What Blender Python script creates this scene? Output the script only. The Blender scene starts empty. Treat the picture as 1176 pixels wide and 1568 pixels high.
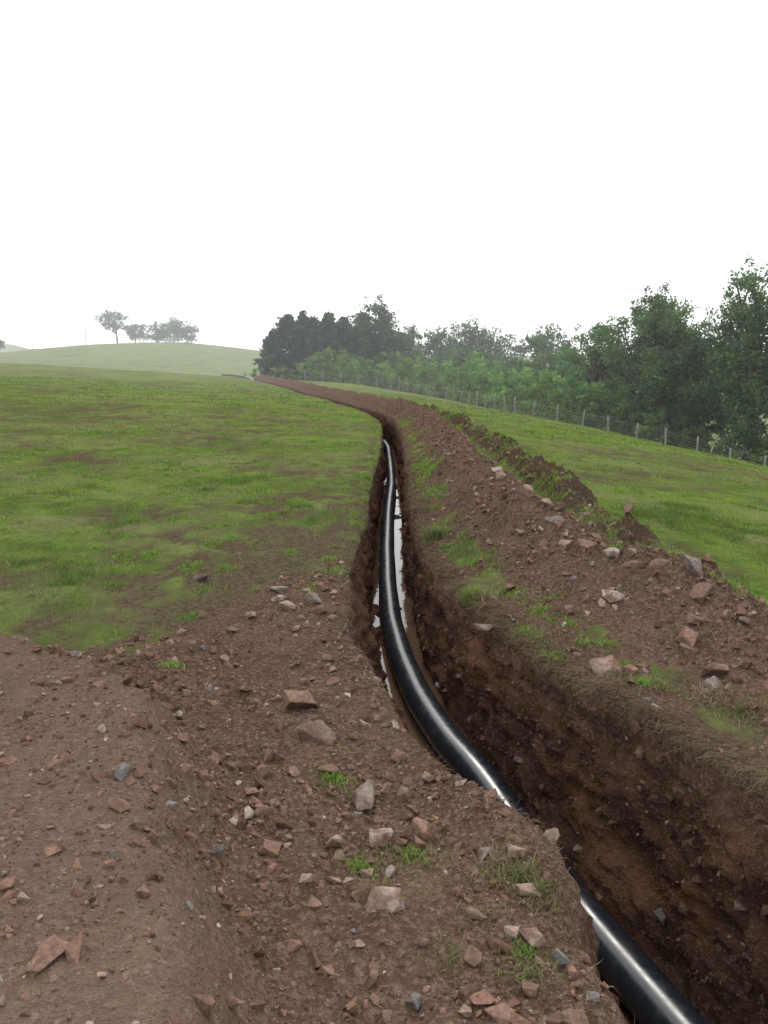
import bpy, bmesh, math, random
import numpy as np
from mathutils import Vector
random.seed(3)
RNG = np.random.default_rng(7)
scene = bpy.context.scene

# ------------------------------------------------------------------ noise
def _h(ix, iy, iz, seed):
    n = (ix.astype(np.int64)*374761393 + iy.astype(np.int64)*668265263 + iz.astype(np.int64)*2147483647 + seed*974711) & 0xffffffff
    n = ((n ^ (n >> 13)) * 1274126177) & 0xffffffff
    n = ((n ^ (n >> 16)) * 2246822519) & 0xffffffff
    return ((n ^ (n >> 15)) & 0xffffff) / float(0xffffff) * 2 - 1
def n2(x, y, seed=0):
    x = np.asarray(x, float); y = np.asarray(y, float)
    ix = np.floor(x); iy = np.floor(y); fx = x-ix; fy = y-iy
    z = np.zeros_like(ix)
    u = fx*fx*(3-2*fx); v = fy*fy*(3-2*fy)
    a = _h(ix, iy, z, seed); b = _h(ix+1, iy, z, seed); c = _h(ix, iy+1, z, seed); d = _h(ix+1, iy+1, z, seed)
    return (a*(1-u)+b*u)*(1-v)+(c*(1-u)+d*u)*v
def n3(x, y, z, seed=0):
    iz = np.floor(z); fz = z-iz; w = fz*fz*(3-2*fz)
    ix = np.floor(x); iy = np.floor(y); fx = x-ix; fy = y-iy
    u = fx*fx*(3-2*fx); v = fy*fy*(3-2*fy)
    def lay(k):
        a = _h(ix, iy, k, seed); b = _h(ix+1, iy, k, seed); c = _h(ix, iy+1, k, seed); d = _h(ix+1, iy+1, k, seed)
        return (a*(1-u)+b*u)*(1-v)+(c*(1-u)+d*u)*v
    return lay(iz)*(1-w)+lay(iz+1)*w
def fbm(x, y, o=4, seed=0, g=.5):
    t = 0; a = 1; f = 1; s = 0
    for i in range(o):
        t = t + a*n2(x*f+i*17.3, y*f-i*9.1, seed+i); s += a; a *= g; f *= 2.03
    return t/s
def sst(a, b, x):
    t = np.clip((x-a)/(b-a), 0, 1); return t*t*(3-2*t)

# ------------------------------------------------------------------ terrain description
PY = np.array([-200, -4, 0, 1.9, 2.94, 3.29, 3.6, 4.2, 4.95, 5.48, 6.19, 7.09, 8.27, 9.88, 11.8, 14.5, 18.8, 24.3, 29, 32.1, 36, 40, 54, 75, 100, 130, 4000.])
PX = np.array([3.2, 3.2, 2.25, 1.62, 1.31, 1.20, 1.10, .89, .67, .485, .32, .19, .09, .04, .03, .08, .173, .20, .15, .02, -.5, -1.4, -4.9, -10.2, -17, -19, -19.])
_yy = np.arange(-20, 140, .1)
_xx = np.interp(_yy, PY, PX)
_k = np.exp(-np.linspace(-2, 2, 9)**2); _k /= _k.sum()
_xx[10:-10] = np.convolve(_xx, _k, 'same')[10:-10]
def xp(y): return np.interp(y, _yy, _xx)
def deep(y): return .14*sst(5.2, 3.4, y)      # the trench is dug a little deeper at the near end

def base(x, y):
    x = np.asarray(x, float); y = np.asarray(y, float)
    x0 = 2 - np.clip(y-40, 0, 200)*.08
    d = np.clip(x-x0, 0, 34)
    z = -.085*d - .0045*d*d
    z = z*np.exp(-np.clip(y-60, 0, None)**2/(2*160.**2))
    l = np.clip(-x-1.0, 0, 70)
    z = z + (.044*l+.0002*l*l)*sst(-5, 30, y)
    z = z + .003*np.clip(y, 0, 100)*sst(6, -6, x)
    z = z - 4.5*sst(100, 150, y)*sst(10, -10, x+10)
    z = z + 9.2*np.exp(-((x+82)/48)**2/2-((y-285)/75)**2/2)
    z = z + 4.5*np.exp(-((x+190)/90)**2/2-((y-330)/90)**2/2)
    z = z + 12*np.exp(-((x-150)/95)**2/2-((y-330)/95)**2/2)
    z = z + 5*np.exp(-((x-10)/70)**2/2-((y-330)/80)**2/2)
    z = z + (62+18*fbm(x/260, y/260, 3, 5))*sst(900, 1700, y)*(sst(-560, -760, x+.0*y)*.9+.12)
    z = z + fbm(x/14, y/14, 2, 11)*.16*sst(10, 40, np.hypot(x, y))
    return z

EL = (np.array([-5, 1.5, 1.95, 2.13, 2.32, 2.5, 2.74, 3.02, 3.3, 3.62, 4.98, 6.2, 7.6, 9.4, 14, 200.]),
      np.array([-1.0, -1.0, -.95, -.92, -.86, -.76, -.72, -.78, -.87, -.94, -.83, -.62, -.42, -.28, -.26, -.26]))
ER = (np.array([-5, 1.5, 3.09, 3.64, 4.3, 5.5, 7, 9, 14, 20, 200.]),
      np.array([.50, .46, .34, .31, .22, .22, .28, .34, .33, .30, .29]))
def sL(y): return np.interp(y, *EL) + .04*fbm(y*1.7, y*0+3, 4, 21)
def sR(y): return np.interp(y, *ER) + .07*fbm(y*1.9, y*0+8, 5, 22, .6) + .02
def mound_mask(x, y):
    xe = np.interp(y, [-4, 0, 1, 1.9, 2.7, 3.45, 4.0, 4.4, 4.8], [.3, .15, -.02, -.26, -.50, -.82, -1.35, -2.3, -4.5])
    xe = xe + .12*fbm(x*1.6, y*1.6, 3, 31)
    return sst(-.03, .38, xe-x)*sst(5.0, 4.0, y)
def masks(x, y):
    s = x-xp(y)
    wob = .36*fbm(x*1.3, y*1.3, 4, 41)+.30*fbm(x*6, y*6, 3, 42)
    yb = np.interp(x, [-9, -2.5, -1.5, -.92, -.35, .0, .5], [4.5, 4.75, 5.05, 6.3, 7.1, 7.6, 8.0])
    left = sst(-.34, .38, yb-y+wob)*(s < 0)
    outer = np.interp(y, [0, 3.5, 5, 6.5, 8, 12, 30, 60, 110], [3.3, 2.65, 2.15, 2.25, 2.6, 2.8, 2.7, 2.3, 2.0])
    right = sst(-.1, .15, outer-s+wob*.8)*(s >= 0)*sst(108, 101, y)
    soil = np.maximum(left, right)
    w2 = fbm(x*2.3+4, y*1.6, 4, 44)
    w3 = fbm(x*9, y*9, 3, 45)
    strip1 = sst(.35, .50, s)*sst(.9, .66, s)*sst(-.06, .3, w2+.05)*(s > 0)*np.interp(y, [0, 4, 7, 15, 30], [.0, .5, .75, .75, .2])
    stripn = np.exp(-((s-.72-.10*(5-y))/.18)**2)*sst(5.8, 5.2, y)*sst(.0, .4, w2+.08+.5*w3)*(s > 0)*.85
    strip2 = np.exp(-((s-1.92)/.20)**2)*sst(6, 8, y)*sst(40, 20, y)*sst(-.3, .05, w2)*.95
    soil = soil*(1-np.clip(strip1+stripn+strip2, 0, 1))
    g = sst(.25, .5, fbm(x*2.2, y*2.2, 4, 46))*(s < 0)*(y < 4.2)*(x > -.3)
    soil = soil*(1-.3*g)
    mott = .55+2.2*fbm(x*3.4, y*2.6, 4, 52, .7)
    f1 = fbm(x*.45, y*.26, 5, 51, .62)
    dull = sst(-.05, .28, f1)*.85*np.clip(.55+1.6*fbm(x*2.4, y*1.3, 4, 56, .7), .05, 1.3)
    for cx, cy, rx, ry, a in [(-1.7, 7.0, .9, 1.3, 1.5), (-3.1, 9.6, .6, .6, 1.6), (-1.4, 10.6, 1.0, .9, 1.4), (-5.6, 15.2, .8, .8, 1.6), (-.9, 7.4, .8, 1.6, .8), (-1.0, 6.4, .5, .5, 1.4), (-2.4, 8.2, .4, .3, 1.5),
                              (-1.0, 14, .6, 4, .8), (-4.2, 6.6, .9, .7, 1.3), (-9, 26, 2.2, 2.4, 1.1), (-4, 19, 1.6, 1.4, 1.0), (-14, 30, 4, 3, 1.0), (1.7, 4.1, 1.0, 1.3, 1.1), (-3.2, 5.3, 1.2, .4, 1.2), (-5.5, 9.5, .7, .5, 1.2)]:
        dull = dull + a*np.exp(-((x-cx)/rx)**2-((y-cy)/ry)**2)*np.clip(mott, .0, 1.2)
    dull = dull + .9*np.exp(-((s+.40)/.28)**2)*sst(60, 20, y)*(s < 0)*np.clip(mott, 0, 1.3)
    return np.clip(soil, 0, 1), np.clip(dull, 0, 1)
def ridgepart(x, y, s):
    c1 = np.interp(y, [2, 4, 6, 10, 200], [1.7, 1.60, 1.42, 1.30, 1.25]) + .12*fbm(y*.6, y*0, 3, 61)
    h1 = np.interp(y, [1, 3, 5, 7, 10, 30, 98, 104], [.10, .14, .30, .42, .48, .50, .5, 0]) * (1+.30*fbm(x*.8, y*.8, 3, 62))
    b1 = h1*np.exp(-np.abs((s-c1)/.50)**2.0)
    c2 = np.interp(y, [5, 8, 14], [1.95, 2.3, 2.42])+.12*fbm(y*.9, y*0+5, 3, 63)
    h2 = np.interp(y, [4.8, 5.8, 7.5, 10, 30, 98, 104], [.0, .13, .26, .29, .30, .3, 0])*(.55+.9*sst(-.3, .5, fbm(x*1.5, y*1.3, 3, 64)))
    b2 = h2*np.exp(-np.abs((s-c2)/.36)**2.0)
    return b1, b2
def surf(x, y, want=False):
    x = np.asarray(x, float); y = np.asarray(y, float)
    s = x-xp(y)
    z = base(x, y)
    soil, dull = masks(x, y)
    b1, b2 = ridgepart(x, y, s)
    rs = (s > 0)
    z = z+(b1+b2)*rs
    m = mound_mask(x, y)*(s < 0)
    z = z+m*(.34+.07*fbm(x*.9, y*.9, 3, 71))
    z = z - .11*np.exp(-((x+1.75+.25*np.sin(y*.8))/.22)**2)*m
    near = sst(60, 20, y)
    rough = (.055*fbm(x*2.2, y*2.2, 3, 72) + .034*np.abs(fbm(x*7, y*7, 3, 73)) + .026*np.abs(fbm(x*19, y*19, 3, 74)))
    brough = (.12*fbm(x*3.2, y*3.2, 4, 75)+.10*np.abs(fbm(x*9, y*9, 3, 76)))*np.clip((b1+b2)/.3, 0, 1)*rs
    clod = sst(.05, .35, fbm(x*5.2, y*4.6, 3, 77))*.07*np.clip(b2/.15, 0, 1)*rs
    z = z + soil*rough*(1-.4*m)*near + (brough+clod)*np.clip(soil+.3, 0, 1)
    z = z + (1-soil)*(.035*fbm(x*1.4, y*1.4, 3, 78)+.024*fbm(x*8, y*8, 3, 79))*near + (1-soil)*dull*-.02
    dR = np.clip(s-sR(y), 0, 9); dL = np.clip(sL(y)-s, 0, 9)
    fade = sst(99, 96, y)
    z = z - fade*(.06*np.exp(-dR/.05)*rs + .05*np.exp(-dL/.05)*(~rs))
    z = z + .05*np.exp(-((dL-.12)/.16)**2)*(~rs)*sst(2.1, 2.5, y)*sst(3.3, 2.7, y)
    if want: return z, soil, dull, m, b1, b2
    return z

# ------------------------------------------------------------------ terrain mesh
rows = [-120., -80, -50, -30, -18, -10, -6, -4, -3, -2, -1.5, -1]
y = -1+.04
while y < 1.2: rows.append(y); y += .05
while y < 2600:
    rows.append(y); y += max(.020, .0078*y)
ys = np.array(rows)
g = [0.]
while g[-1] < 1500: g.append(g[-1]+max(.021, .024*(g[-1]-2.6)))
g = np.array(g)
NW = 38; NB = 10
R = len(ys)
Y = ys[:, None]
XP = xp(ys)[:, None]; SL = sL(ys)[:, None]; SR = sR(ys)[:, None]
XL = XP+SL-g[::-1][None, :]
XR = XP+SR+g[None, :]
YL = np.broadcast_to(Y, XL.shape); YR = np.broadcast_to(Y, XR.shape)
ZL, soL, duL, mL, _, _ = surf(XL, YL, True)
ZR, soR, duR, mR, b1R, b2R = surf(XR+1e-6, YR, True)
fade = sst(99, 96, Y)
zb = base(XP, Y)-(1.10+deep(Y))*fade
zl = ZL[:, -1:]; zr = ZR[:, :1]
t = np.linspace(0, 1, NW+2)[1:-1][None, :]
bl = np.minimum(-.22, SL*.42); br = np.maximum(.20, SR*.85)
XWL = XP+SL+(bl-SL)*t; ZWL = zl+(zb-zl)*t
tb = np.linspace(0, 1, NB)[None, :]
XB = XP+bl+(br-bl)*tb
YB = np.broadcast_to(Y, XB.shape)
ZB = zb+fade*(.10*fbm(XB*3, YB*1.6, 4, 81))
tr = t
prof = tr**1.25
XWR = XP+br+(SR-br)*prof; ZWR = zb+(zr-zb)*tr
def wallnoise(X, Z, t, sgn):
    YY = np.broadcast_to(Y, X.shape)
    a = .08*n3(YY*1.5, Z*2.2, X*1.5, 82)+.08*n3(YY*4, Z*5, X*4, 83)+.08*np.abs(n3(YY*9, Z*11, X*9, 84))+.07*np.abs(n3(YY*21, Z*24, X*21, 85))-.05
    return X+sgn*a*np.sin(np.pi*np.clip(t, 0, 1))**.5*fade*.9, YY+.03*n3(YY*12, Z*13, X*12, 86)*fade*np.sin(np.pi*t), Z
XWL, YWL, ZWL = wallnoise(XWL, ZWL, t, 1)
XWR, YWR, ZWR = wallnoise(XWR, ZWR, tr, -1)
Xa = np.concatenate([XL, XWL, XB, XWR, XR], 1)
Ya = np.concatenate([YL, YWL, YB, YWR, YR], 1)
Za = np.concatenate([ZL, ZWL, ZB, ZWR, ZR], 1)
C = Xa.shape[1]
one = lambda A, v: np.full(A.shape, float(v))
fw = np.broadcast_to(fade, XWL.shape)
fb = np.broadcast_to(fade, XB.shape)
soil_a = np.concatenate([soL, fw, fb, fw, soR], 1)
dull_a = np.concatenate([duL, one(XWL, 0), one(XB, 0), one(XWR, 0), duR], 1)
trench_a = np.concatenate([one(XL, 0), fw*np.clip(t*4, 0, 1), fb, fw*np.clip((1-tr)*4, 0, 1), one(XR, 0)], 1)
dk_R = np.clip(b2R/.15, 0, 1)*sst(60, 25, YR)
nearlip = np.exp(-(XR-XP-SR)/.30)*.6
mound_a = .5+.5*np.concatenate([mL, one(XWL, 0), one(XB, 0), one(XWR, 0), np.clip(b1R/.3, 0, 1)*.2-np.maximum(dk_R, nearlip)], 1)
verts = np.stack([Xa, Ya, Za], -1).reshape(-1, 3)
ii = np.arange(R-1)[:, None]*C+np.arange(C-1)[None, :]
faces = np.stack([ii, ii+1, ii+1+C, ii+C], -1).reshape(-1, 4)

def mesh_np(name, verts, faces, smooth=True):
    if not isinstance(faces, list): faces = [faces]
    me = bpy.data.meshes.new(name)
    me.vertices.add(len(verts)); me.vertices.foreach_set('co', np.ascontiguousarray(verts, np.float32).ravel())
    loops = np.concatenate([f.ravel() for f in faces]).astype(np.int32)
    cnt = np.concatenate([np.full(len(f), f.shape[1]) for f in faces]).astype(np.int32)
    st = np.concatenate([[0], np.cumsum(cnt)[:-1]]).astype(np.int32)
    me.loops.add(len(loops)); me.loops.foreach_set('vertex_index', loops)
    me.polygons.add(len(cnt)); me.polygons.foreach_set('loop_start', st); me.polygons.foreach_set('loop_total', cnt)
    me.polygons.foreach_set('use_smooth', np.full(len(cnt), smooth))
    me.update(calc_edges=True)
    ob = bpy.data.objects.new(name, me); scene.collection.objects.link(ob)
    return ob
def set_col(ob, name, rgb):
    a = ob.data.attributes.new(name, 'FLOAT_COLOR', 'POINT')
    c = np.ones((len(ob.data.vertices), 4), np.float32); c[:, :rgb.shape[1]] = rgb
    a.data.foreach_set('color', c.ravel())

# ------------------------------------------------------------------ node helpers
def newmat(name):
    m = bpy.data.materials.new(name); m.use_nodes = True
    nt = m.node_tree; nt.nodes.clear()
    return m, nt
class NB_:
    def __init__(s, nt): s.nt = nt
    def n(s, t, **k):
        nd = s.nt.nodes.new(t)
        for a, b in k.items(): setattr(nd, a, b)
        return nd
    def l(s, a, b): s.nt.links.new(a, b)
    def put(s, sock, v):
        if isinstance(v, bpy.types.NodeSocket): s.l(v, sock)
        else:
            if isinstance(v, (tuple, list)) and len(v) == 3 and sock.type == 'RGBA': v = (*v, 1)
            sock.default_value = v
    def noise(s, vec, scale, detail=6, rough=.6, dist=0):
        nd = s.n('ShaderNodeTexNoise'); s.l(vec, nd.inputs['Vector']); nd.inputs['Scale'].default_value = scale
        nd.inputs['Detail'].default_value = detail; nd.inputs['Roughness'].default_value = rough; nd.inputs['Distortion'].default_value = dist
        return nd.outputs['Fac']
    def voro(s, vec, scale, feature='F1'):
        nd = s.n('ShaderNodeTexVoronoi'); nd.feature = feature; s.l(vec, nd.inputs['Vector']); nd.inputs['Scale'].default_value = scale
        return nd
    def mr(s, v, a, b, c=0., d=1.):
        nd = s.n('ShaderNodeMapRange'); s.put(nd.inputs['Value'], v)
        for i, q in zip((1, 2, 3, 4), (a, b, c, d)): nd.inputs[i].default_value = q
        return nd.outputs[0]
    def mix(s, f, a, b, mode='MIX'):
        nd = s.n('ShaderNodeMix', data_type='RGBA', blend_type=mode); nd.clamp_factor = True
        s.put(nd.inputs[0], f); s.put(nd.inputs[6], a); s.put(nd.inputs[7], b); return nd.outputs[2]
    def math(s, op, a, b=0.):
        nd = s.n('ShaderNodeMath', operation=op); s.put(nd.inputs[0], a); s.put(nd.inputs[1], b); return nd.outputs[0]

# ground material
m_ground, nt = newmat('ground_soil_and_pasture'); B = NB_(nt)
out = B.n('ShaderNodeOutputMaterial'); P = B.n('ShaderNodeBsdfDiffuse'); B.l(P.outputs[0], out.inputs[0])
geo = B.n('ShaderNodeNewGeometry'); pos = geo.outputs['Position']
at = B.n('ShaderNodeAttribute', attribute_name='mask'); sep = B.n('ShaderNodeSeparateColor'); B.l(at.outputs['Color'], sep.inputs[0])
soil, dull, tren = sep.outputs[0], sep.outputs[1], sep.outputs[2]
mound = at.outputs['Alpha']
n_mid = B.noise(pos, 3.2, 6, .66); n_fine = B.noise(pos, 38, 4, .72)
dark = (.076, .045, .032); midc = (.160, .098, .070); lite = (.265, .185, .142)
c = B.mix(B.mr(n_mid, .3, .7), dark, midc)
c = B.mix(B.mr(n_fine, .46, .74), c, lite)
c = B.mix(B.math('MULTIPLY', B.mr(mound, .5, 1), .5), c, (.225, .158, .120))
vo = B.voro(pos, 38)
sc = B.n('ShaderNodeSeparateColor'); B.l(vo.outputs['Color'], sc.inputs[0])
stone_m = B.math('MULTIPLY', B.mr(vo.outputs['Distance'], .34, .26), B.mr(sc.outputs[0], .72, .78))
c = B.mix(B.math('MULTIPLY', stone_m, .5), c, (.30, .23, .19))
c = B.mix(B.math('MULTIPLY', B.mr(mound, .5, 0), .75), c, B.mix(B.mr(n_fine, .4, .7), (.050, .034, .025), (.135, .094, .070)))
tcol = B.mix(B.mr(n_mid, .35, .7), (.050, .028, .020), (.140, .074, .050))
tcol = B.mix(B.math('MULTIPLY', B.mr(B.noise(pos, 2.0, 4, .7), .50, .64), .6), tcol, (.24, .115, .064))
tcol = B.mix(B.mr(n_fine, .54, .74), tcol, (.24, .15, .108))
c = B.mix(B.math('MULTIPLY', tren, .9), c, tcol)
# pasture
sc2 = B.n('ShaderNodeVectorMath', operation='MULTIPLY'); B.l(pos, sc2.inputs[0]); sc2.inputs[1].default_value = (.22, .5, .3)
gl = B.noise(sc2.outputs[0], .9, 5, .65); gm = B.noise(pos, 2.0, 6, .75); gf = B.noise(pos, 20, 3, .8)
gc = B.mix(B.mr(gm, .38, .62), (.095, .145, .034), (.195, .270, .062))
gc = B.mix(B.math('MULTIPLY', B.mr(gl, .44, .58), .75), gc, (.235, .240, .105))
gc = B.mix(B.math('MULTIPLY', B.mr(gf, .48, .66), .6), gc, (.060, .082, .028))
gc = B.mix(B.math('MULTIPLY', dull, .95), gc, B.mix(B.mr(gf, .38, .62), (.075, .056, .038), (.165, .128, .082)))
edge = B.mr(B.math('ADD', soil, B.math('MULTIPLY', B.math('SUBTRACT', gf, .5), 1.6)), .38, .62)
c = B.mix(edge, gc, c)
B.l(c, P.inputs['Color']); P.inputs['Roughness'].default_value = .6
bh = B.math('ADD', B.math('MULTIPLY', n_fine, 1.0), B.math('MULTIPLY', gf, .9))
bp = B.n('ShaderNodeBump'); bp.inputs['Strength'].default_value = 1; bp.inputs['Distance'].default_value = .05
B.l(bh, bp.inputs['Height']); B.l(bp.outputs[0], P.inputs['Normal'])

ground = mesh_np('ground', verts, faces); ground.data.materials.append(m_ground)
a = ground.data.attributes.new('mask', 'FLOAT_COLOR', 'POINT')
a.data.foreach_set('color', np.stack([soil_a, dull_a, trench_a, mound_a], -1).reshape(-1, 4).astype(np.float32).ravel())

def vcol_mat(name, transl=0., bump=0., nscale=20, var=.25, detail=4):
    m, nt = newmat(name); B = NB_(nt)
    out = B.n('ShaderNodeOutputMaterial'); P = B.n('ShaderNodeBsdfDiffuse')
    a = B.n('ShaderNodeAttribute', attribute_name='col')
    geo = B.n('ShaderNodeNewGeometry')
    nz = B.noise(geo.outputs['Position'], nscale, detail, .65)
    c = B.mix(1., a.outputs['Color'], B.mix(B.mr(nz, .3, .7), (1-var,)*3, (1+var,)*3), 'MULTIPLY')
    B.l(c, P.inputs['Color'])
    if transl:
        T = B.n('ShaderNodeBsdfTranslucent'); B.l(c, T.inputs[0])
        M = B.n('ShaderNodeMixShader'); M.inputs[0].default_value = transl
        B.l(P.outputs[0], M.inputs[1]); B.l(T.outputs[0], M.inputs[2]); B.l(M.outputs[0], out.inputs[0])
        return m
    if bump:
        bp = B.n('ShaderNodeBump'); bp.inputs['Strength'].default_value = .7; bp.inputs['Distance'].default_value = bump
        B.l(nz, bp.inputs['Height']); B.l(bp.outputs[0], P.inputs['Normal'])
    B.l(P.outputs[0], out.inputs[0])
    return m
m_stone = vcol_mat('stone_surface', 0, .01, 55, .35)
m_blade = vcol_mat('grass_blades', .35, 0, 3, .12, 1)
m_leaf = vcol_mat('leaf_foliage', .35, 0, .6, .2, 1)
m_bark = vcol_mat('bark', 0, .02, 9, .4)

# ------------------------------------------------------------------ stones
def hull_shape(npts, seed, flat=1.0):
    r = np.random.default_rng(seed)
    p = r.normal(size=(npts, 3)); p /= np.linalg.norm(p, axis=1)[:, None]
    p *= r.uniform(.75, 1.1, (npts, 1)); p *= np.array([1, r.uniform(.65, .95), r.uniform(.5, .8)*flat])
    bm = bmesh.new()
    for q in p: bm.verts.new(q)
    bmesh.ops.convex_hull(bm, input=bm.verts)
    bmesh.ops.delete(bm, geom=[v for v in bm.verts if not v.link_faces], context='VERTS')
    bmesh.ops.triangulate(bm, faces=bm.faces[:])
    bm.verts.index_update()
    V = np.array([v.co[:] for v in bm.verts]); F = np.array([[v.index for v in f.verts] for f in bm.faces]); bm.free()
    return V, F
shapes = [hull_shape(n, 100+n*3+k) for k, n in enumerate([8, 9, 9, 10, 11, 12, 14, 10])]
def rotm(n, rng, tilt=.5):
    a = rng.uniform(0, 2*np.pi, n); b = rng.normal(0, tilt, n); c_ = rng.normal(0, tilt, n)
    ca, sa, cb, sb, cc, scc = np.cos(a), np.sin(a), np.cos(b), np.sin(b), np.cos(c_), np.sin(c_)
    Z = np.zeros(n); O = np.ones(n)
    Rz = np.stack([ca, -sa, Z, sa, ca, Z, Z, Z, O], -1).reshape(n, 3, 3)
    Rx = np.stack([O, Z, Z, Z, cb, -sb, Z, sb, cb], -1).reshape(n, 3, 3)
    Ry = np.stack([cc, Z, scc, Z, O, Z, -scc, Z, cc], -1).reshape(n, 3, 3)
    return Rz@Rx@Ry
def build_stones(name, x, y, z, r, col):
    Vs, Fs, Cs = [], [], []; off = 0
    which = RNG.integers(0, len(shapes), len(x))
    for k, (V, F) in enumerate(shapes):
        i = np.where(which == k)[0]
        if not len(i): continue
        M = rotm(len(i), RNG)
        st = RNG.uniform(.8, 1.25, (len(i), 1, 3))
        P_ = np.einsum('nij,nvj->nvi', M, V[None]*st*r[i][:, None, None])
        P_ += np.stack([x[i], y[i], z[i]], -1)[:, None, :]
        Vs.append(P_.reshape(-1, 3)); Cs.append(np.repeat(col[i], len(V), 0))
        Fs.append((F[None]+(np.arange(len(i))*len(V))[:, None, None]+off).reshape(-1, 3)); off += len(i)*len(V)
    ob = mesh_np(name, np.concatenate(Vs), np.concatenate(Fs), False)
    set_col(ob, 'col', np.concatenate(Cs)); ob.data.materials.append(m_stone); return ob
def stonecol(n):
    pal = np.array([(.135, .082, .060), (.165, .102, .075), (.112, .068, .050), (.215, .155, .122), (.29, .235, .20), (.18, .105, .078), (.155, .138, .125)])
    w = np.array([.32, .30, .18, .10, .02, .06, .02])
    return pal[RNG.choice(len(pal), n, p=w/w.sum())]*RNG.uniform(.8, 1.2, (n, 1))
X1 = RNG.uniform(-4.5, 1.6, 95000); Y1 = np.exp(RNG.uniform(np.log(1.2), np.log(7.6), len(X1)))
s1 = X1-xp(Y1)
so, du = masks(X1, Y1); mm = mound_mask(X1, Y1)
clu = fbm(X1*1.6, Y1*1.6, 3, 91)
keep = (s1 < sL(Y1)-.02) & (so > .4) & (RNG.random(len(X1)) < (.42+.9*clu)*(1-.3*mm)+.15)
s2 = RNG.uniform(.3, 3.0, 60000); Y2 = np.exp(RNG.uniform(np.log(2.0), np.log(38), len(s2))); X2 = xp(Y2)+s2
so2, _ = masks(X2, Y2)
b1, b2 = ridgepart(X2, Y2, s2)
k2 = (s2 > sR(Y2)+.02) & (so2 > .5) & (RNG.random(len(s2)) < .25+.9*np.clip(b1/.4, 0, 1)*(.6+fbm(X2*1.2, Y2*1.2, 3, 92)))
X = np.concatenate([X1[keep], X2[k2]]); Yq = np.concatenate([Y1[keep], Y2[k2]])
big = np.concatenate([np.ones(keep.sum())*(1-.25*mm[keep]), np.full(k2.sum(), 1.2)])
r = .0044*np.exp(RNG.exponential(.54, len(X)))*big*(1+.05*Yq); r = np.clip(r, .003, .042)
z = surf(X, Yq)+r*RNG.uniform(-.2, .4, len(X))
col = stonecol(len(X)); col[r < .012] *= .95
build_stones('gravel', X, Yq, z, r, col)
iy = RNG.integers(np.searchsorted(ys, 1.6), np.searchsorted(ys, 14), 4200); it = RNG.integers(2, NW-1, 4200)
rw = np.clip(.006*np.exp(RNG.exponential(.5, 4200))*(1+.04*ys[iy]), .004, .045)
build_stones('embedded_wall_stones', XWR[iy, it], YWR[iy, it], ZWR[iy, it], rw, stonecol(4200)*.72)

def rock(x, y, w, h=.6, col=(.15, .1, .08), seed=0, yaw=None, name='rock'):
    rr = np.random.default_rng(seed+500)
    bm = bmesh.new()
    for i in range(11):
        p = rr.normal(size=3); p /= np.linalg.norm(p); p = np.sign(p)*np.abs(p)**.7
        bm.verts.new(p*rr.uniform(.82, 1.1)*np.array([1, .72, h]))
    bmesh.ops.convex_hull(bm, input=bm.verts)
    bmesh.ops.delete(bm, geom=[v for v in bm.verts if not v.link_faces], context='VERTS')
    bmesh.ops.dissolve_limit(bm, angle_limit=.12, verts=bm.verts, edges=bm.edges)
    bmesh.ops.bevel(bm, geom=bm.edges[:], offset=.035, segments=1, affect='EDGES', profile=.6)
    bmesh.ops.triangulate(bm, faces=bm.faces[:])
    bmesh.ops.subdivide_edges(bm, edges=bm.edges[:], cuts=2, use_grid_fill=True)
    V = np.array([v.co[:] for v in bm.verts])
    nn = n3(V[:, 0]*3+seed, V[:, 1]*3, V[:, 2]*3, 7)*.07+n3(V[:, 0]*8+seed, V[:, 1]*8, V[:, 2]*8, 9)*.045
    V = V*(1+nn[:, None])*w*.5
    for v, q in zip(bm.verts, V): v.co = q
    me = bpy.data.meshes.new(name); bm.to_mesh(me); bm.free()
    ob = bpy.data.objects.new(name, me); scene.collection.objects.link(ob)
    zz = float(surf(np.array([x]), np.array([y]))[0])
    ob.location = (x, y, zz+w*.5*h*.35)
    ob.rotation_euler = (rr.normal(0, .25), rr.normal(0, .25), rr.uniform(0, 6.28) if yaw is None else yaw)
    c = np.tile(np.array(col), (len(V), 1))
    soil_t = np.clip(.5+1.3*n3(V[:, 0]*30+seed, V[:, 1]*30, V[:, 2]*30, 4)-V[:, 2]/w*1.4, 0, .85)[:, None]
    set_col(ob, 'col', c*(1-soil_t)+np.array([.14, .086, .064])*soil_t)
    me.materials.append(m_stone)
PK = (.25, .18, .145); GR = (.27, .23, .20); RD = (.20, .125, .096); BR = (.15, .10, .077)
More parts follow.
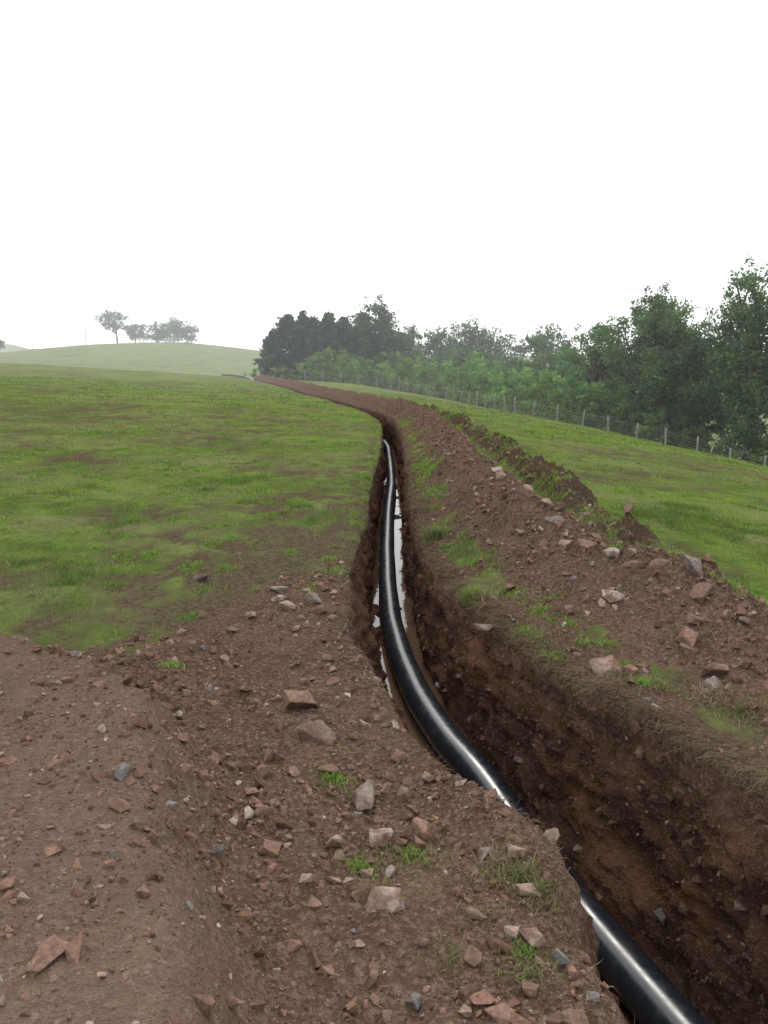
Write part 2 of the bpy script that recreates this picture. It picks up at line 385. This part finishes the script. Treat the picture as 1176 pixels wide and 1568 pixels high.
rocks = [(-.80, 1.66, .12, .35, RD), (-1.57, 6.55, .22, .5, (.19, .165, .15)), (-1.29, 5.54, .16, .3, BR), (-.434, 3.85, .20, .75, (.20, .13, .10)), (-.322, 3.52, .23, .6, PK),
         (-.09, 3.02, .16, .75, (.23, .185, .155)), (.004, 2.34, .17, .7, (.33, .25, .215)), (-.02, 2.74, .13, .7, PK), (.13, 2.8, .13, .7, RD), (-.19, 2.70, .10, .7, PK),
         (-.415, 2.63, .11, .35, RD), (.46, 2.18, .10, .6, PK), (.40, 1.97, .11, .55, BR), (.32, 1.86, .10, .45, RD), (.50, 1.86, .10, .4, BR), (-.06, 2.52, .06, .6, PK), (.02, 2.55, .06, .7, GR),
         (1.63, 5.45, .25, .75, (.40, .31, .265)), (1.32, 4.44, .22, .75, PK), (1.44, 4.36, .17, .7, RD), (1.87, 4.27, .20, .5, RD), (.726, 5.36, .22, .25, (.20, .155, .13)),
         (1.94, 7.3, .20, .6, GR), (-.85, 6.1, .16, .6, (.21, .18, .165)), (-.80, 5.85, .15, .5, GR), (-.70, 5.62, .16, .5, PK), (-.5, 5.6, .17, .5, BR), (-.55, 5.9, .16, .5, (.19, .16, .145)), (-.62, 6.15, .11, .6, PK),
         (-.95, 4.5, .09, .6, PK), (1.2, 6.9, .14, .5, PK), (1.02, 6.1, .15, .5, BR), (1.75, 5.9, .15, .6, GR), (1.5, 6.4, .16, .6, PK), (.9, 10.5, .16, .5, GR), (1.3, 9.1, .18, .5, GR), (1.9, 8.6, .24, .6, (.21, .19, .175)), (1.8, 6.6, .18, .6, BR),
         (-.25, 3.2, .11, .6, BR), (.2, 3.2, .09, .5, PK), (.05, 3.7, .10, .4, GR), (-.05, 4.3, .09, .5, PK), (.36, 2.6, .08, .5, GR), (.12, 2.15, .07, .6, PK)]
for i, (x, y, w, h, c_) in enumerate(rocks): rock(x, y, w, h, c_, i)
rg = np.random.default_rng(77)
for i in range(70):
    x = rg.uniform(-1.0, .6); y = np.exp(rg.uniform(np.log(1.7), np.log(6.6)))
    if x-xp(y) > sL(y)-.08 or x < -.3-.25*(y-2): continue
    rock(x, y, rg.uniform(.03, .08)*(1+.07*y), rg.uniform(.45, .8), [PK, BR, BR, BR, BR, RD][rg.integers(0, 6)], 100+i)
for i in range(85):
    y = np.exp(rg.uniform(np.log(4), np.log(18))); x = xp(y)+(rg.uniform(.7, 2.2) if i % 2 else rg.normal(1.45, .25))
    rock(x, y, rg.uniform(.07, .19)*(1+.01*y), rg.uniform(.45, .8), [PK, BR, BR, BR, (.20, .175, .16), RD][rg.integers(0, 6)], 200+i)

# ------------------------------------------------------------------ grass
def blades(name, x, y, z, h, w, col, lean=.5, simple=False, mat=m_blade):
    n = len(x); a = RNG.uniform(0, 2*np.pi, n); la = RNG.uniform(0, 2*np.pi, n)
    L = h*RNG.uniform(.1, 1, n)*lean
    dx, dy = np.cos(a)*w/2, np.sin(a)*w/2
    b = np.stack([x, y, z-.01], -1); d = np.stack([dx, dy, 0*dx], -1); ln = np.stack([np.cos(la)*L, np.sin(la)*L, 0*L], -1); up = np.stack([0*h, 0*h, h], -1)
    if simple:
        V = np.stack([b-d, b+d, b+up+ln], 1).reshape(-1, 3); k = 3
        F = [np.arange(n)[:, None]*3+np.array([0, 1, 2])]
    else:
        V = np.stack([b-d, b+d, b+up*.6+ln*.35+d*.7, b+up*.6+ln*.35-d*.7, b+up*.95+ln*1.1], 1).reshape(-1, 3); k = 5
        i = np.arange(n)[:, None]*5; F = [i+np.array([0, 1, 2, 3]), i+np.array([3, 2, 4])]
    ob = mesh_np(name, V, F, True); set_col(ob, 'col', np.repeat(col, k, 0)); ob.data.materials.append(mat); return ob
def grasscol(x, y, n, dull):
    base_ = np.array([.200, .290, .060]); ol = np.array([.175, .155, .085]); dk = np.array([.100, .160, .040]); st = np.array([.25, .205, .13])
    q = sst(-.25, .25, fbm(x*1.1, y*.8, 4, 95))[:, None]
    c = dk*(1-q)+base_*q
    k = (dull[:, None]*1.0*RNG.uniform(.5, 1.1, (n, 1))).clip(0, 1)
    c = c*(1-k)+ol*k
    m = (RNG.random(n) < .06+.25*dull)[:, None]
    c = np.where(m, st, c)
    return c*RNG.uniform(.7, 1.3, (n, 1))
def field(n, r0, r1, name, simple):
    rr = np.exp(RNG.uniform(np.log(r0), np.log(r1), n)); th = RNG.uniform(-.72, .72, n)
    x = rr*np.sin(th); y = rr*np.cos(th)
    so, du = masks(x, y); s = x-xp(y)
    tr = (s > sL(y)-.01) & (s < sR(y)+.01)
    tuf = fbm(x*2.6, y*2.0, 4, 96)
    p = (1-so)*(1-.96*du)*np.clip(.5+2.2*tuf, .08, 1)
    k = (~tr) & (RNG.random(n) < p)
    x, y, rr, du = x[k], y[k], rr[k], du[k]
    m = len(x)
    patch = sst(.0, .35, fbm(x*1.3, y*.9, 4, 97))
    h = (.010+.038*patch+.0012*rr)*RNG.uniform(.5, 1.5, m)*(1-.5*du)
    w = .0014*rr**.95*RNG.uniform(.7, 1.3, m)
    return blades(name, x, y, surf(x, y), h, w, grasscol(x, y, m, du), 1.1, simple)
g1 = field(520000, 4.2, 16, 'pasture_grass', True)
g2 = field(280000, 14, 70, 'pasture_grass', True)
TX, TY, TH, TC = [], [], [], []
def tuft(x, y, r, n, h, c=(.11, .19, .035)):
    a = RNG.uniform(0, 6.28, n); q = np.abs(RNG.normal(0, r*.55, n))
    TX.append(x+q*np.cos(a)); TY.append(y+q*np.sin(a)); TH.append(h*RNG.uniform(.4, 1.2, n)); TC.append(np.array(c)[None]*RNG.uniform(.6, 1.35, (n, 1)))
G = (.18, .275, .060); OL = (.20, .20, .09); ST = (.27, .22, .14)
for t_ in [(-1.25, 4.43, .08, 200, .045, G), (-.22, 3.16, .11, 330, .035, G), (-.12, 3.05, .12, 160, .03, OL), (.08, 2.70, .13, 330, .035, OL), (.1, 2.66, .08, 160, .035, G), (-.08, 2.56, .09, 260, .035, G), (.15, 2.6, .15, 200, .03, OL),
           (.46, 2.46, .14, 450, .045, OL), (.40, 2.52, .12, 300, .045, ST), (.52, 2.36, .10, 220, .05, OL), (.20, 2.10, .10, 200, .03, OL), (.42, 2.03, .12, 300, .035, OL), (.3, 2.25, .2, 300, .03, ST), (.42, 2.12, .1, 180, .035, G),
           (.65, 13.7, .2, 250, .10, G), (.77, 12.5, .22, 300, .10, G), (.52, 8.2, .13, 800, .15, OL), (.56, 8.25, .12, 450, .13, G), (.68, 6.0, .13, 900, .11, G), (.72, 5.95, .12, 300, .11, ST),
           (1.0, 4.96, .16, 400, .05, OL), (.95, 5.1, .16, 300, .05, G), (1.05, 4.7, .12, 200, .05, G), (1.4, 4.35, .16, 400, .04, OL), (1.54, 4.2, .16, 400, .04, OL), (1.45, 4.2, .1, 250, .05, G), (1.85, 3.88, .2, 500, .04, OL), (1.75, 4.05, .15, 300, .04, ST), (2.1, 3.8, .2, 400, .05, G),
           (.92, 4.45, .06, 120, .05, G), (-.4, 6.7, .15, 300, .04, G), (-.1, 4.9, .1, 200, .03, OL), (0.0, 4.3, .1, 200, .04, ST)]:
    tuft(*t_)
for i in range(300):
    yy = float(np.exp(RNG.uniform(np.log(5.2), np.log(40)))); xx = float(xp(yy))+RNG.choice([1.92, 2.3, 2.7])+RNG.normal(0, .18)
    tuft(xx, yy, .12+.006*yy, 130, .035+.0018*yy, G if RNG.random() < .6 else OL)
for i in range(130):
    yy = float(np.exp(RNG.uniform(np.log(4.5), np.log(30)))); left_ = RNG.random() < .5 and yy > 6
    xx = float(xp(yy))+(float(sL(np.array(yy)))-.12 if left_ else .62)+RNG.normal(0, .10)
    tuft(xx, yy, .08+.006*yy, 120, .03+.002*yy, G if RNG.random() < .45 else OL)
for i in range(160):   # rank tufts out in the left pasture
    yy = float(np.exp(RNG.uniform(np.log(5.6), np.log(22)))); xx = -RNG.uniform(.05, .55)*yy-.4
    so_, du_ = masks(np.array([xx]), np.array([yy]))
    if so_[0] > .3: continue
    tuft(xx, yy, .10+.008*yy, 110, .035+.0015*yy, (.15, .26, .045) if RNG.random() < .7 else OL)
TX, TY, TH, TC = map(np.concatenate, (TX, TY, TH, TC))
ss = TX-xp(TY); kk = (ss < sL(TY)) | (ss > sR(TY)); TX, TY, TH, TC = TX[kk], TY[kk], TH[kk], TC[kk]
blades('grass_tuft', TX, TY, surf(TX, TY), TH, .0035+.0006*TY, TC, 1.2)
n = 12000
yy = np.exp(RNG.uniform(np.log(1.8), np.log(16), n)); side = RNG.random(n) < .85
off = np.abs(RNG.normal(0, .10, n))
sx = np.where(side, sR(yy)+off, sL(yy)-off*1.2-.02); xx = xp(yy)+sx
zz = surf(xx+1e-4, yy)
dirx = np.where(side, -1, 1)*RNG.uniform(-.2, 1.2, n)
L = RNG.uniform(.03, .11, n)*np.where(side, 1, .5); w = .001+.00025*yy
b = np.stack([xx, yy, zz+.01], -1); dn = np.stack([0*L, np.ones(n)*1., 0*L], -1)*w[:, None]
e1 = b+np.stack([dirx*L*.6, RNG.normal(0, .5, n)*L, L*.15], -1); e2 = b+np.stack([dirx*L*1.1, RNG.normal(0, .7, n)*L, -L*RNG.uniform(-.1, .8, n)*(off < .06)], -1)
V = np.stack([b-dn, b+dn, e1+dn, e1-dn, e2], 1).reshape(-1, 3); i5 = np.arange(n)[:, None]*5
rt = mesh_np('dry_roots', V, [i5+np.array([0, 1, 2, 3]), i5+np.array([3, 2, 4])])
cc = np.array([(.20, .15, .105), (.12, .08, .06), (.16, .135, .075)])[RNG.integers(0, 3, n)]
set_col(rt, 'col', np.repeat(cc*RNG.uniform(.7, 1.2, (n, 1)), 5, 0)); rt.data.materials.append(m_blade)

# ------------------------------------------------------------------ pipe
py = np.concatenate([np.arange(-3, 12, .12), np.arange(12, 97, .35)])
ppx = xp(py); ppz = base(ppx, py)-.955-deep(py)+.012*np.sin(py*1.1)
ppx = ppx+.012*np.sin(py*.7)
lift = sst(88, 97, py); ppz = ppz+lift*1.07
ex = np.array([(-16.9, 98.6), (-17.6, 99.9), (-18.5, 100.8), (-19.6, 101.5), (-20.8, 102.6)])
exz = base(ex[:, 0], ex[:, 1])+.18
path = np.concatenate([np.stack([ppx, py, ppz], -1), np.stack([ex[:, 0], ex[:, 1], exz], -1)])
def tube(path, rad, seg=28):
    T = np.gradient(path, axis=0); T /= np.linalg.norm(T, axis=1)[:, None]
    up = np.array([0, 0, 1.]); S = np.cross(T, up); S /= np.linalg.norm(S, axis=1)[:, None]; U = np.cross(S, T)
    a = np.linspace(0, 2*np.pi, seg, endpoint=False)
    rad = np.broadcast_to(rad, (len(path),))
    V = path[:, None]+rad[:, None, None]*(np.cos(a)[None, :, None]*S[:, None]+np.sin(a)[None, :, None]*U[:, None])
    n = len(path); i = np.arange(n-1)[:, None]*seg; j = np.arange(seg)[None]; j2 = (j+1) % seg
    F = np.stack([i+j, i+j2, i+seg+j2, i+seg+j], -1).reshape(-1, 4)
    return V.reshape(-1, 3), F
V, F = tube(path, .118, 40)
pipe = mesh_np('black_plastic_pipe', V, F)
m_pipe, nt = newmat('black_polyethylene'); B = NB_(nt)
out = B.n('ShaderNodeOutputMaterial'); P = B.n('ShaderNodeBsdfPrincipled'); B.l(P.outputs[0], out.inputs[0])
geo = B.n('ShaderNodeNewGeometry'); nz = B.noise(geo.outputs['Position'], 14, 6, .7)
B.l(B.mix(B.math('MULTIPLY', B.mr(nz, .55, .80), .35), (.010, .014, .020), (.09, .068, .058)), P.inputs['Base Color'])
B.l(B.mr(nz, .3, .8, .20, .42), P.inputs['Roughness'])
P.inputs['Specular IOR Level'].default_value = .75
pipe.data.materials.append(m_pipe)

# ------------------------------------------------------------------ puddles in trench
yy = np.arange(5.2, 22, .1)
V = np.concatenate([np.stack([xp(yy)-.34, yy, yy*0], -1), np.stack([xp(yy)+.32, yy, yy*0], -1)])
V[:, 2] = np.tile(base(xp(yy), yy)-1.078, 2)
n = len(yy); i = np.arange(n-1); F = np.stack([i, i+n, i+n+1, i+1], -1)
pud = mesh_np('puddle_water', V, F)
m_w, nt = newmat('water_surface'); B = NB_(nt)
out = B.n('ShaderNodeOutputMaterial'); P = B.n('ShaderNodeBsdfPrincipled'); B.l(P.outputs[0], out.inputs[0])
P.inputs['Base Color'].default_value = (.10, .06, .042, 1); P.inputs['Roughness'].default_value = .06
geo = B.n('ShaderNodeNewGeometry'); bp = B.n('ShaderNodeBump'); bp.inputs['Strength'].default_value = .15; bp.inputs['Distance'].default_value = .01
B.l(B.noise(geo.outputs['Position'], 9, 2), bp.inputs['Height']); B.l(bp.outputs[0], P.inputs['Normal'])
pud.data.materials.append(m_w)

# ------------------------------------------------------------------ trees
def limb(p0, p1, r0, r1, sag, rng, seg=7, n=6):
    t = np.linspace(0, 1, n)[:, None]
    mid = rng.normal(0, 1, 3)*np.linalg.norm(p1-p0)*.07
    path = p0*(1-t)+p1*t+np.sin(t*np.pi)*(mid+np.array([0, 0, sag]))
    return tube(path+np.array([1e-4, 0, 0])*t, (r0*(1-t)+r1*t)[:, 0], seg)
def leaves(cent, rad, per, size, rng, col, elong=1.0):
    n = len(cent)*per
    c = np.repeat(cent, per, 0); rr = np.repeat(rad, per)[:, None]
    d = rng.normal(size=(n, 3)); d /= np.linalg.norm(d, axis=1)[:, None]
    p = c+d*rr*(rng.uniform(0, 1, (n, 1))**.5)*(1+.25*rng.normal(size=(n, 1)))*np.array([1, 1, .75])
    a = rng.normal(size=(n, 3)); a /= np.linalg.norm(a, axis=1)[:, None]
    b = np.cross(a, rng.normal(size=(n, 3))); b /= np.linalg.norm(b, axis=1)[:, None]
    s = size*rng.uniform(.5, 1.3, (n, 1))
    V = np.stack([p-a*s*.5*elong, p+b*s*.32, p+a*s*.5*elong, p-b*s*.32], 1).reshape(-1, 3)
    F = np.arange(n)[:, None]*4+np.array([0, 1, 2, 3])
    cl = np.repeat(rng.uniform(.65, 1.35, (len(cent), 1)), per, 0)*rng.uniform(.75, 1.25, (n, 1))
    return V, F, np.repeat(np.array(col)[None]*cl, 4, 0)
def finish_tree(name, wood, leaf, barkc=(.08, .068, .055)):
    Vs, Fq, cs, off = [], [], [], 0
    for V, F in wood: Vs.append(V); Fq.append(F+off); off += len(V); cs.append(np.tile(np.array(barkc), (len(V), 1)))
    nw = sum(len(f) for f in Fq)
    V, F, c_ = leaf; Vs.append(V); Fq.append(F+off); cs.append(c_)
    F = np.concatenate(Fq); V = np.concatenate(Vs)
    ob = mesh_np(name, V, F, False); ob.data.materials.append(m_bark); ob.data.materials.append(m_leaf)
    mi = np.zeros(len(F), np.int32); mi[nw:] = 1; ob.data.polygons.foreach_set('material_index', mi)
    set_col(ob, 'col', np.concatenate(cs)); return ob
def broadleaf(name, x, y, h, w, cb, seed, size, nclump=40, per=160, col=(.045, .085, .028), lean=0., clr=.17):
    rng = np.random.default_rng(seed)
    z0 = float(base(np.array([x]), np.array([y]))[0])-.2
    top = np.array([x+lean*h, y, z0+h*.62]); p0 = np.array([x, y, z0])
    parts = [limb(p0, top, h*.028, h*.012, 0, rng, 9, 8)]
    cz = z0+h*(cb+1)/2; hz = h*(1-cb)/2
    cent = []; tries = 0
    while len(cent) < nclump and tries < 5000:
        tries += 1
        q = rng.normal(size=3); q /= np.linalg.norm(q); q *= rng.uniform(.1, 1.0)**.45
        env = .80+.36*n3(np.array([q[0]*1.7+seed]), np.array([q[1]*1.7]), np.array([q[2]*1.7]), 5)[0]
        c = np.array([x+lean*h*1.1+q[0]*w/2*env*(1-.25*max(q[2], 0)), y+q[1]*w/2*env, cz+q[2]*hz*.9*(.75+.25*env)])
        cent.append(c)
    cent = np.array(cent); rad = rng.uniform(.6, 1.3, len(cent))*w*clr
    for i in range(0, len(cent), 2):
        t = rng.uniform(.35, 1.0); st = p0*(1-t)+top*t
        parts.append(limb(st, cent[i], h*.010, h*.003, h*.02, rng, 5, 5))
    k = rng.integers(0, len(cent), nclump)
    d = cent[k]-np.array([x, y, cz]); d /= np.linalg.norm(d, axis=1)[:, None]+1e-6
    c2 = cent[k]+d*rad[k][:, None]*rng.uniform(.7, 1.2, (nclump, 1)); r2 = rad[k]*.45
    V1, F1, C1 = leaves(cent, rad, per, size, rng, col)
    V2, F2, C2 = leaves(c2, r2, per//5, size*.8, rng, col)
    return finish_tree(name, parts, (np.concatenate([V1, V2]), np.concatenate([F1, F2+len(V1)]), np.concatenate([C1, C2])))
def conifer(name, x, y, h, w, seed, size=.38, col=(.060, .100, .052)):
    rng = np.random.default_rng(seed)
    z0 = float(base(np.array([x]), np.array([y]))[0])-.2; p0 = np.array([x, y, z0])
    parts = [limb(p0, p0+np.array([0, 0, h*.97]), h*.022, .03, 0, rng, 7, 8)]
    cent = []; rad = []
    for i in range(210):
        f = rng.uniform(0, 1)**.8; a = rng.uniform(0, 6.28); rr = w/2*(1-f)**.5*(.85+.25*math.sin(f*13+seed)+.22*rng.normal())*rng.uniform(.4, 1)
        cent.append([x+np.cos(a)*rr, y+np.sin(a)*rr, z0+h*(.03+.93*f)+rng.normal(0, .15)]); rad.append(w*.12*(1-.55*f)+.06)
        if i % 6 == 0: parts.append(limb(np.array([x, y, z0+h*(.05+.9*f)]), np.array(cent[-1]), .05, .015, 0, rng, 4, 3))
    L = leaves(np.array(cent), np.array(rad), 30, size, rng, col, 1.3)
    return finish_tree(name, parts, L)

DK = (.096, .160, .064); DK2 = (.084, .136, .070)
broadleaf('oak_tree', 21.8, 63.5, 13.6, 10.0, .05, 1, .26, 135, 150, DK, clr=.102)
broadleaf('oak_tree', 27.0, 58.5, 16.2, 10.5, .05, 2, .26, 150, 150, (.088, .150, .062), clr=.100)
broadleaf('oak_tree', 31.0, 57.0, 17.5, 10., .10, 3, .30, 90, 130, DK, clr=.12)
broadleaf('oak_tree', 25.5, 66.0, 12.6, 9., .05, 33, .30, 80, 130, DK2, clr=.13)
broadleaf('ash_tree', 18.6, 69.5, 9.8, 7.6, .02, 4, .28, 75, 130, (.100, .170, .068), clr=.12)
broadleaf('oak_tree', 22.3, 106, 13.4, 10.5, .12, 5, .40, 70, 90, DK, clr=.12)
broadleaf('oak_tree', 13.8, 124, 12.4, 13.0, .1, 6, .42, 95, 90, DK2, clr=.13)
broadleaf('oak_tree', 18.0, 118, 11.2, 9.0, .1, 7, .42, 60, 90, DK, clr=.14)
broadleaf('oak_tree', 3.4, 122, 9.6, 7.0, .08, 8, .42, 50, 90, DK, clr=.15)
broadleaf('oak_tree', 8.2, 130, 10.4, 9, .08, 9, .42, 60, 90, DK2, clr=.14)
broadleaf('oak_tree', 26.5, 92, 10.4, 9.5, .08, 19, .40, 60, 90, DK, clr=.15)
broadleaf('lime_tree', -1.3, 112, 12.0, 8.0, .02, 10, .38, 110, 110, (.070, .116, .058), clr=.13)
for i, (x, y, h, w) in enumerate([(-15.0, 108, 6.2, 5.0), (-13.1, 110, 9.2, 6.4), (-11.2, 112, 9.7, 6.0), (-9.6, 110, 8.9, 6.2), (-7.6, 111, 9.6, 6.2), (-5.6, 112, 8.9, 6.4), (-3.6, 114, 8.4, 6.0), (1.2, 114, 7.8, 6.0)]):
    conifer('conifer_tree', x, y, h, w, 40+i)
broadleaf('hawthorn_tree', -90, 272, 11.5, 11.5, .32, 11, .6, 34, 70, DK, lean=-.09, clr=.12)
broadleaf('oak_tree', -84, 272, 7.4, 10, .08, 12, .6, 36, 60, DK, clr=.15)
broadleaf('oak_tree', -77.5, 274, 6.2, 9.5, .03, 13, .6, 32, 60, DK, clr=.16)
broadleaf('oak_tree', -71, 272, 8.6, 11, .03, 14, .6, 46, 60, DK, clr=.15)
broadleaf('oak_tree', -66.0, 272, 7.2, 7, .02, 15, .6, 28, 60, DK)
broadleaf('oak_tree', -108, 225, 5.0, 3.8, .05, 16, .5, 16, 60, DK)

def hedge(name, pts, hts, wid, step, size, per, col, seed, jit=.6):
    rng = np.random.default_rng(seed); pts = np.array(pts, float)
    d = np.concatenate([[0], np.cumsum(np.linalg.norm(np.diff(pts, axis=0), axis=1))])
    cent = []; rad = []; parts = []
    for t in np.arange(0, d[-1], step):
        x = np.interp(t, d, pts[:, 0]); y = np.interp(t, d, pts[:, 1]); hh = np.interp(t, d, hts)*(1+.28*float(n2(np.array([t*.3]), np.array([seed*1.]), 3)[0])+.10*rng.normal())
        px, py_ = x+rng.normal(0, wid*.35), y+rng.normal(0, wid*.35)
        z0 = float(base(np.array([px]), np.array([py_]))[0])
        nl = max(2, int(hh/.8))
        for j in range(nl):
            f = (j+.5)/nl
            cent.append([px+rng.normal(0, jit), py_+rng.normal(0, jit), z0+hh*f*.92]); rad.append(rng.uniform(.5, .95)*(1.05-.4*f)*min(1.0, hh*.3))
        if rng.random() < .5: parts.append(limb(np.array([px, py_, z0-.1]), np.array([px+rng.normal(0, .4), py_, z0+hh*.8]), .06, .02, 0, rng, 5, 4))
    L = leaves(np.array(cent), np.array(rad), per, size, rng, col)
    return finish_tree(name, parts, L)
hedge('hedge', [(-17, 105.5), (-6, 105), (2.5, 101), (9.4, 86), (13.0, 73), (18.5, 66)], [1.4, 3.8, 4.2, 4.6, 3.8, 3.6], 1.6, .36, .28, 56, (.165, .275, .080), 61)
hedge('hedge', [(-2, 109), (8, 100), (15, 88), (20, 78), (26, 70)], [4, 5.2, 6.2, 6.2, 5.8], 2.6, .45, .34, 46, (.105, .178, .072), 62)
hedge('undergrowth', [(15.5, 66.4), (20.5, 62.0), (24, 59.5), (30, 54.8), (42, 45.5)], [3.8, 3.6, 2.4, 3.6, 3.2], 1.2, .35, .25, 52, (.110, .195, .066), 63)
hedge('undergrowth', [(22, 69), (34, 60), (46, 52)], [4.4, 5.4, 5.2], 2.0, .5, .3, 50, (.080, .140, .060), 64)

bm = bmesh.new()
sv = [(23.6, 68.5), (27.5, 65.6), (27.9, 66.4), (26.4, 68.0), (24.2, 69.6)]
zs = max(float(base(np.array([a_]), np.array([b_]))[0]) for a_, b_ in sv)+.05
bm.faces.new([bm.verts.new((a_, b_, zs)) for a_, b_ in sv]); me = bpy.data.meshes.new('stream_water'); bm.to_mesh(me); bm.free()
ob = bpy.data.objects.new('stream_water', me); scene.collection.objects.link(ob); me.materials.append(m_w)

# ------------------------------------------------------------------ fence
fp = np.array([(47, 31.5), (25, 52), (11.2, 66), (6.9, 84), (.5, 98), (-12, 101.)])
d = np.concatenate([[0], np.cumsum(np.linalg.norm(np.diff(fp, axis=0), axis=1))])
parts = []; rng = np.random.default_rng(5)
tt = np.arange(0, d[-1], 2.3); P3 = []
for t in tt:
    x = np.interp(t, d, fp[:, 0]); y = np.interp(t, d, fp[:, 1]); z0 = float(base(np.array([x]), np.array([y]))[0])
    hgt = 1.32+rng.normal(0, .09); tl = rng.normal(0, .07, 2)
    pth = np.array([[x, y, z0-.2], [x+tl[0]*.5, y+tl[1]*.5, z0+hgt*.5], [x+tl[0], y+tl[1]+1e-3, z0+hgt], [x+tl[0], y+tl[1]+2e-3, z0+hgt+.02]])
    parts.append(tube(pth, np.array([.068, .066, .063, .012]), 7)); P3.append((x, y, z0))
P3 = np.array(P3)
for hh in (.2, .4, .6, .8, 1.0, 1.12): parts.append(tube(P3+np.array([0, 0, hh]), .008, 4))
Vs, Fs, off = [], [], 0
for V, F in parts: Vs.append(V); Fs.append(F+off); off += len(V)
fence = mesh_np('post_and_wire_fence', np.concatenate(Vs), np.concatenate(Fs)); fence.data.materials.append(m_bark)
set_col(fence, 'col', np.tile(np.array([.22, .20, .175]), (off, 1)))

for x, y, h in [(-91, 246, 8.0), (-131, 300, 8.0)]:
    z0 = float(base(np.array([x]), np.array([y]))[0])
    a_ = tube(np.array([[x, y, z0-.3], [x, y+1e-3, z0+h*.5], [x, y+2e-3, z0+h]]), np.array([.12, .1, .08]), 8)
    b_ = tube(np.array([[x-.6, y, z0+h-.5], [x, y, z0+h-.5], [x+.6, y, z0+h-.5]]), .05, 6)
    o = mesh_np('telegraph_pole', np.concatenate([a_[0], b_[0]]), np.concatenate([a_[1], b_[1]+len(a_[0])])); o.data.materials.append(m_bark)
    set_col(o, 'col', np.tile(np.array([.22, .20, .18]), (len(a_[0])+len(b_[0]), 1)))

# ------------------------------------------------------------------ mist lying over the far fields
bm = bmesh.new(); bmesh.ops.create_cube(bm, size=1)
me = bpy.data.meshes.new('mist'); bm.to_mesh(me); bm.free()
mist = bpy.data.objects.new('mist', me); scene.collection.objects.link(mist)
mist.scale = (900, 395, 64); mist.location = (0, 35+395/2, 14)
mm_, nt = newmat('mist_volume'); B = NB_(nt); out = B.n('ShaderNodeOutputMaterial'); VS = B.n('ShaderNodeVolumeScatter')
VS.inputs['Color'].default_value = (.95, .98, 1, 1); VS.inputs['Density'].default_value = .0018; VS.inputs['Anisotropy'].default_value = .3
B.l(VS.outputs[0], out.inputs['Volume']); me.materials.append(mm_)
mm_.cycles.homogeneous_volume = True; mm_.cycles.volume_sampling = 'DISTANCE'

# ------------------------------------------------------------------ light
az, el = math.radians(-8), math.radians(48)
dvec = Vector((math.sin(az)*math.cos(el), math.cos(az)*math.cos(el), math.sin(el)))
sd = bpy.data.lights.new('sun', 'SUN'); sd.energy = 1.5; sd.angle = math.radians(14); sd.color = (1, .96, .9)
so_ = bpy.data.objects.new('sun', sd); scene.collection.objects.link(so_); so_.rotation_euler = dvec.to_track_quat('Z', 'Y').to_euler()
w = bpy.data.worlds.new('World'); scene.world = w; w.use_nodes = True; nt = w.node_tree; nt.nodes.clear(); B = NB_(nt)
sky = B.n('ShaderNodeTexSky', sky_type='NISHITA'); sky.sun_disc = False; sky.sun_elevation = el; sky.sun_rotation = az; sky.dust_density = 5; sky.air_density = 1
bg = B.n('ShaderNodeBackground'); bg.inputs['Strength'].default_value = .12
wo = B.n('ShaderNodeOutputWorld')
B.l(B.mix(.85, sky.outputs[0], (15.6, 15.9, 16.2)), bg.inputs[0]); B.l(bg.outputs[0], wo.inputs[0])

# ------------------------------------------------------------------ camera
cd = bpy.data.cameras.new('camera'); cam = bpy.data.objects.new('camera', cd); scene.collection.objects.link(cam)
cd.sensor_fit = 'VERTICAL'; cd.sensor_height = 36; cd.lens = 36*1207/1568; cd.clip_end = 6000; cd.clip_start = .05
cam.location = (0, 0, 1.75); cam.rotation_euler = (math.radians(90-9.8), 0, 0)
scene.camera = cam
scene.view_settings.view_transform = 'Standard'; scene.view_settings.look = 'None'; scene.view_settings.exposure = 0
print('verts', len(verts))
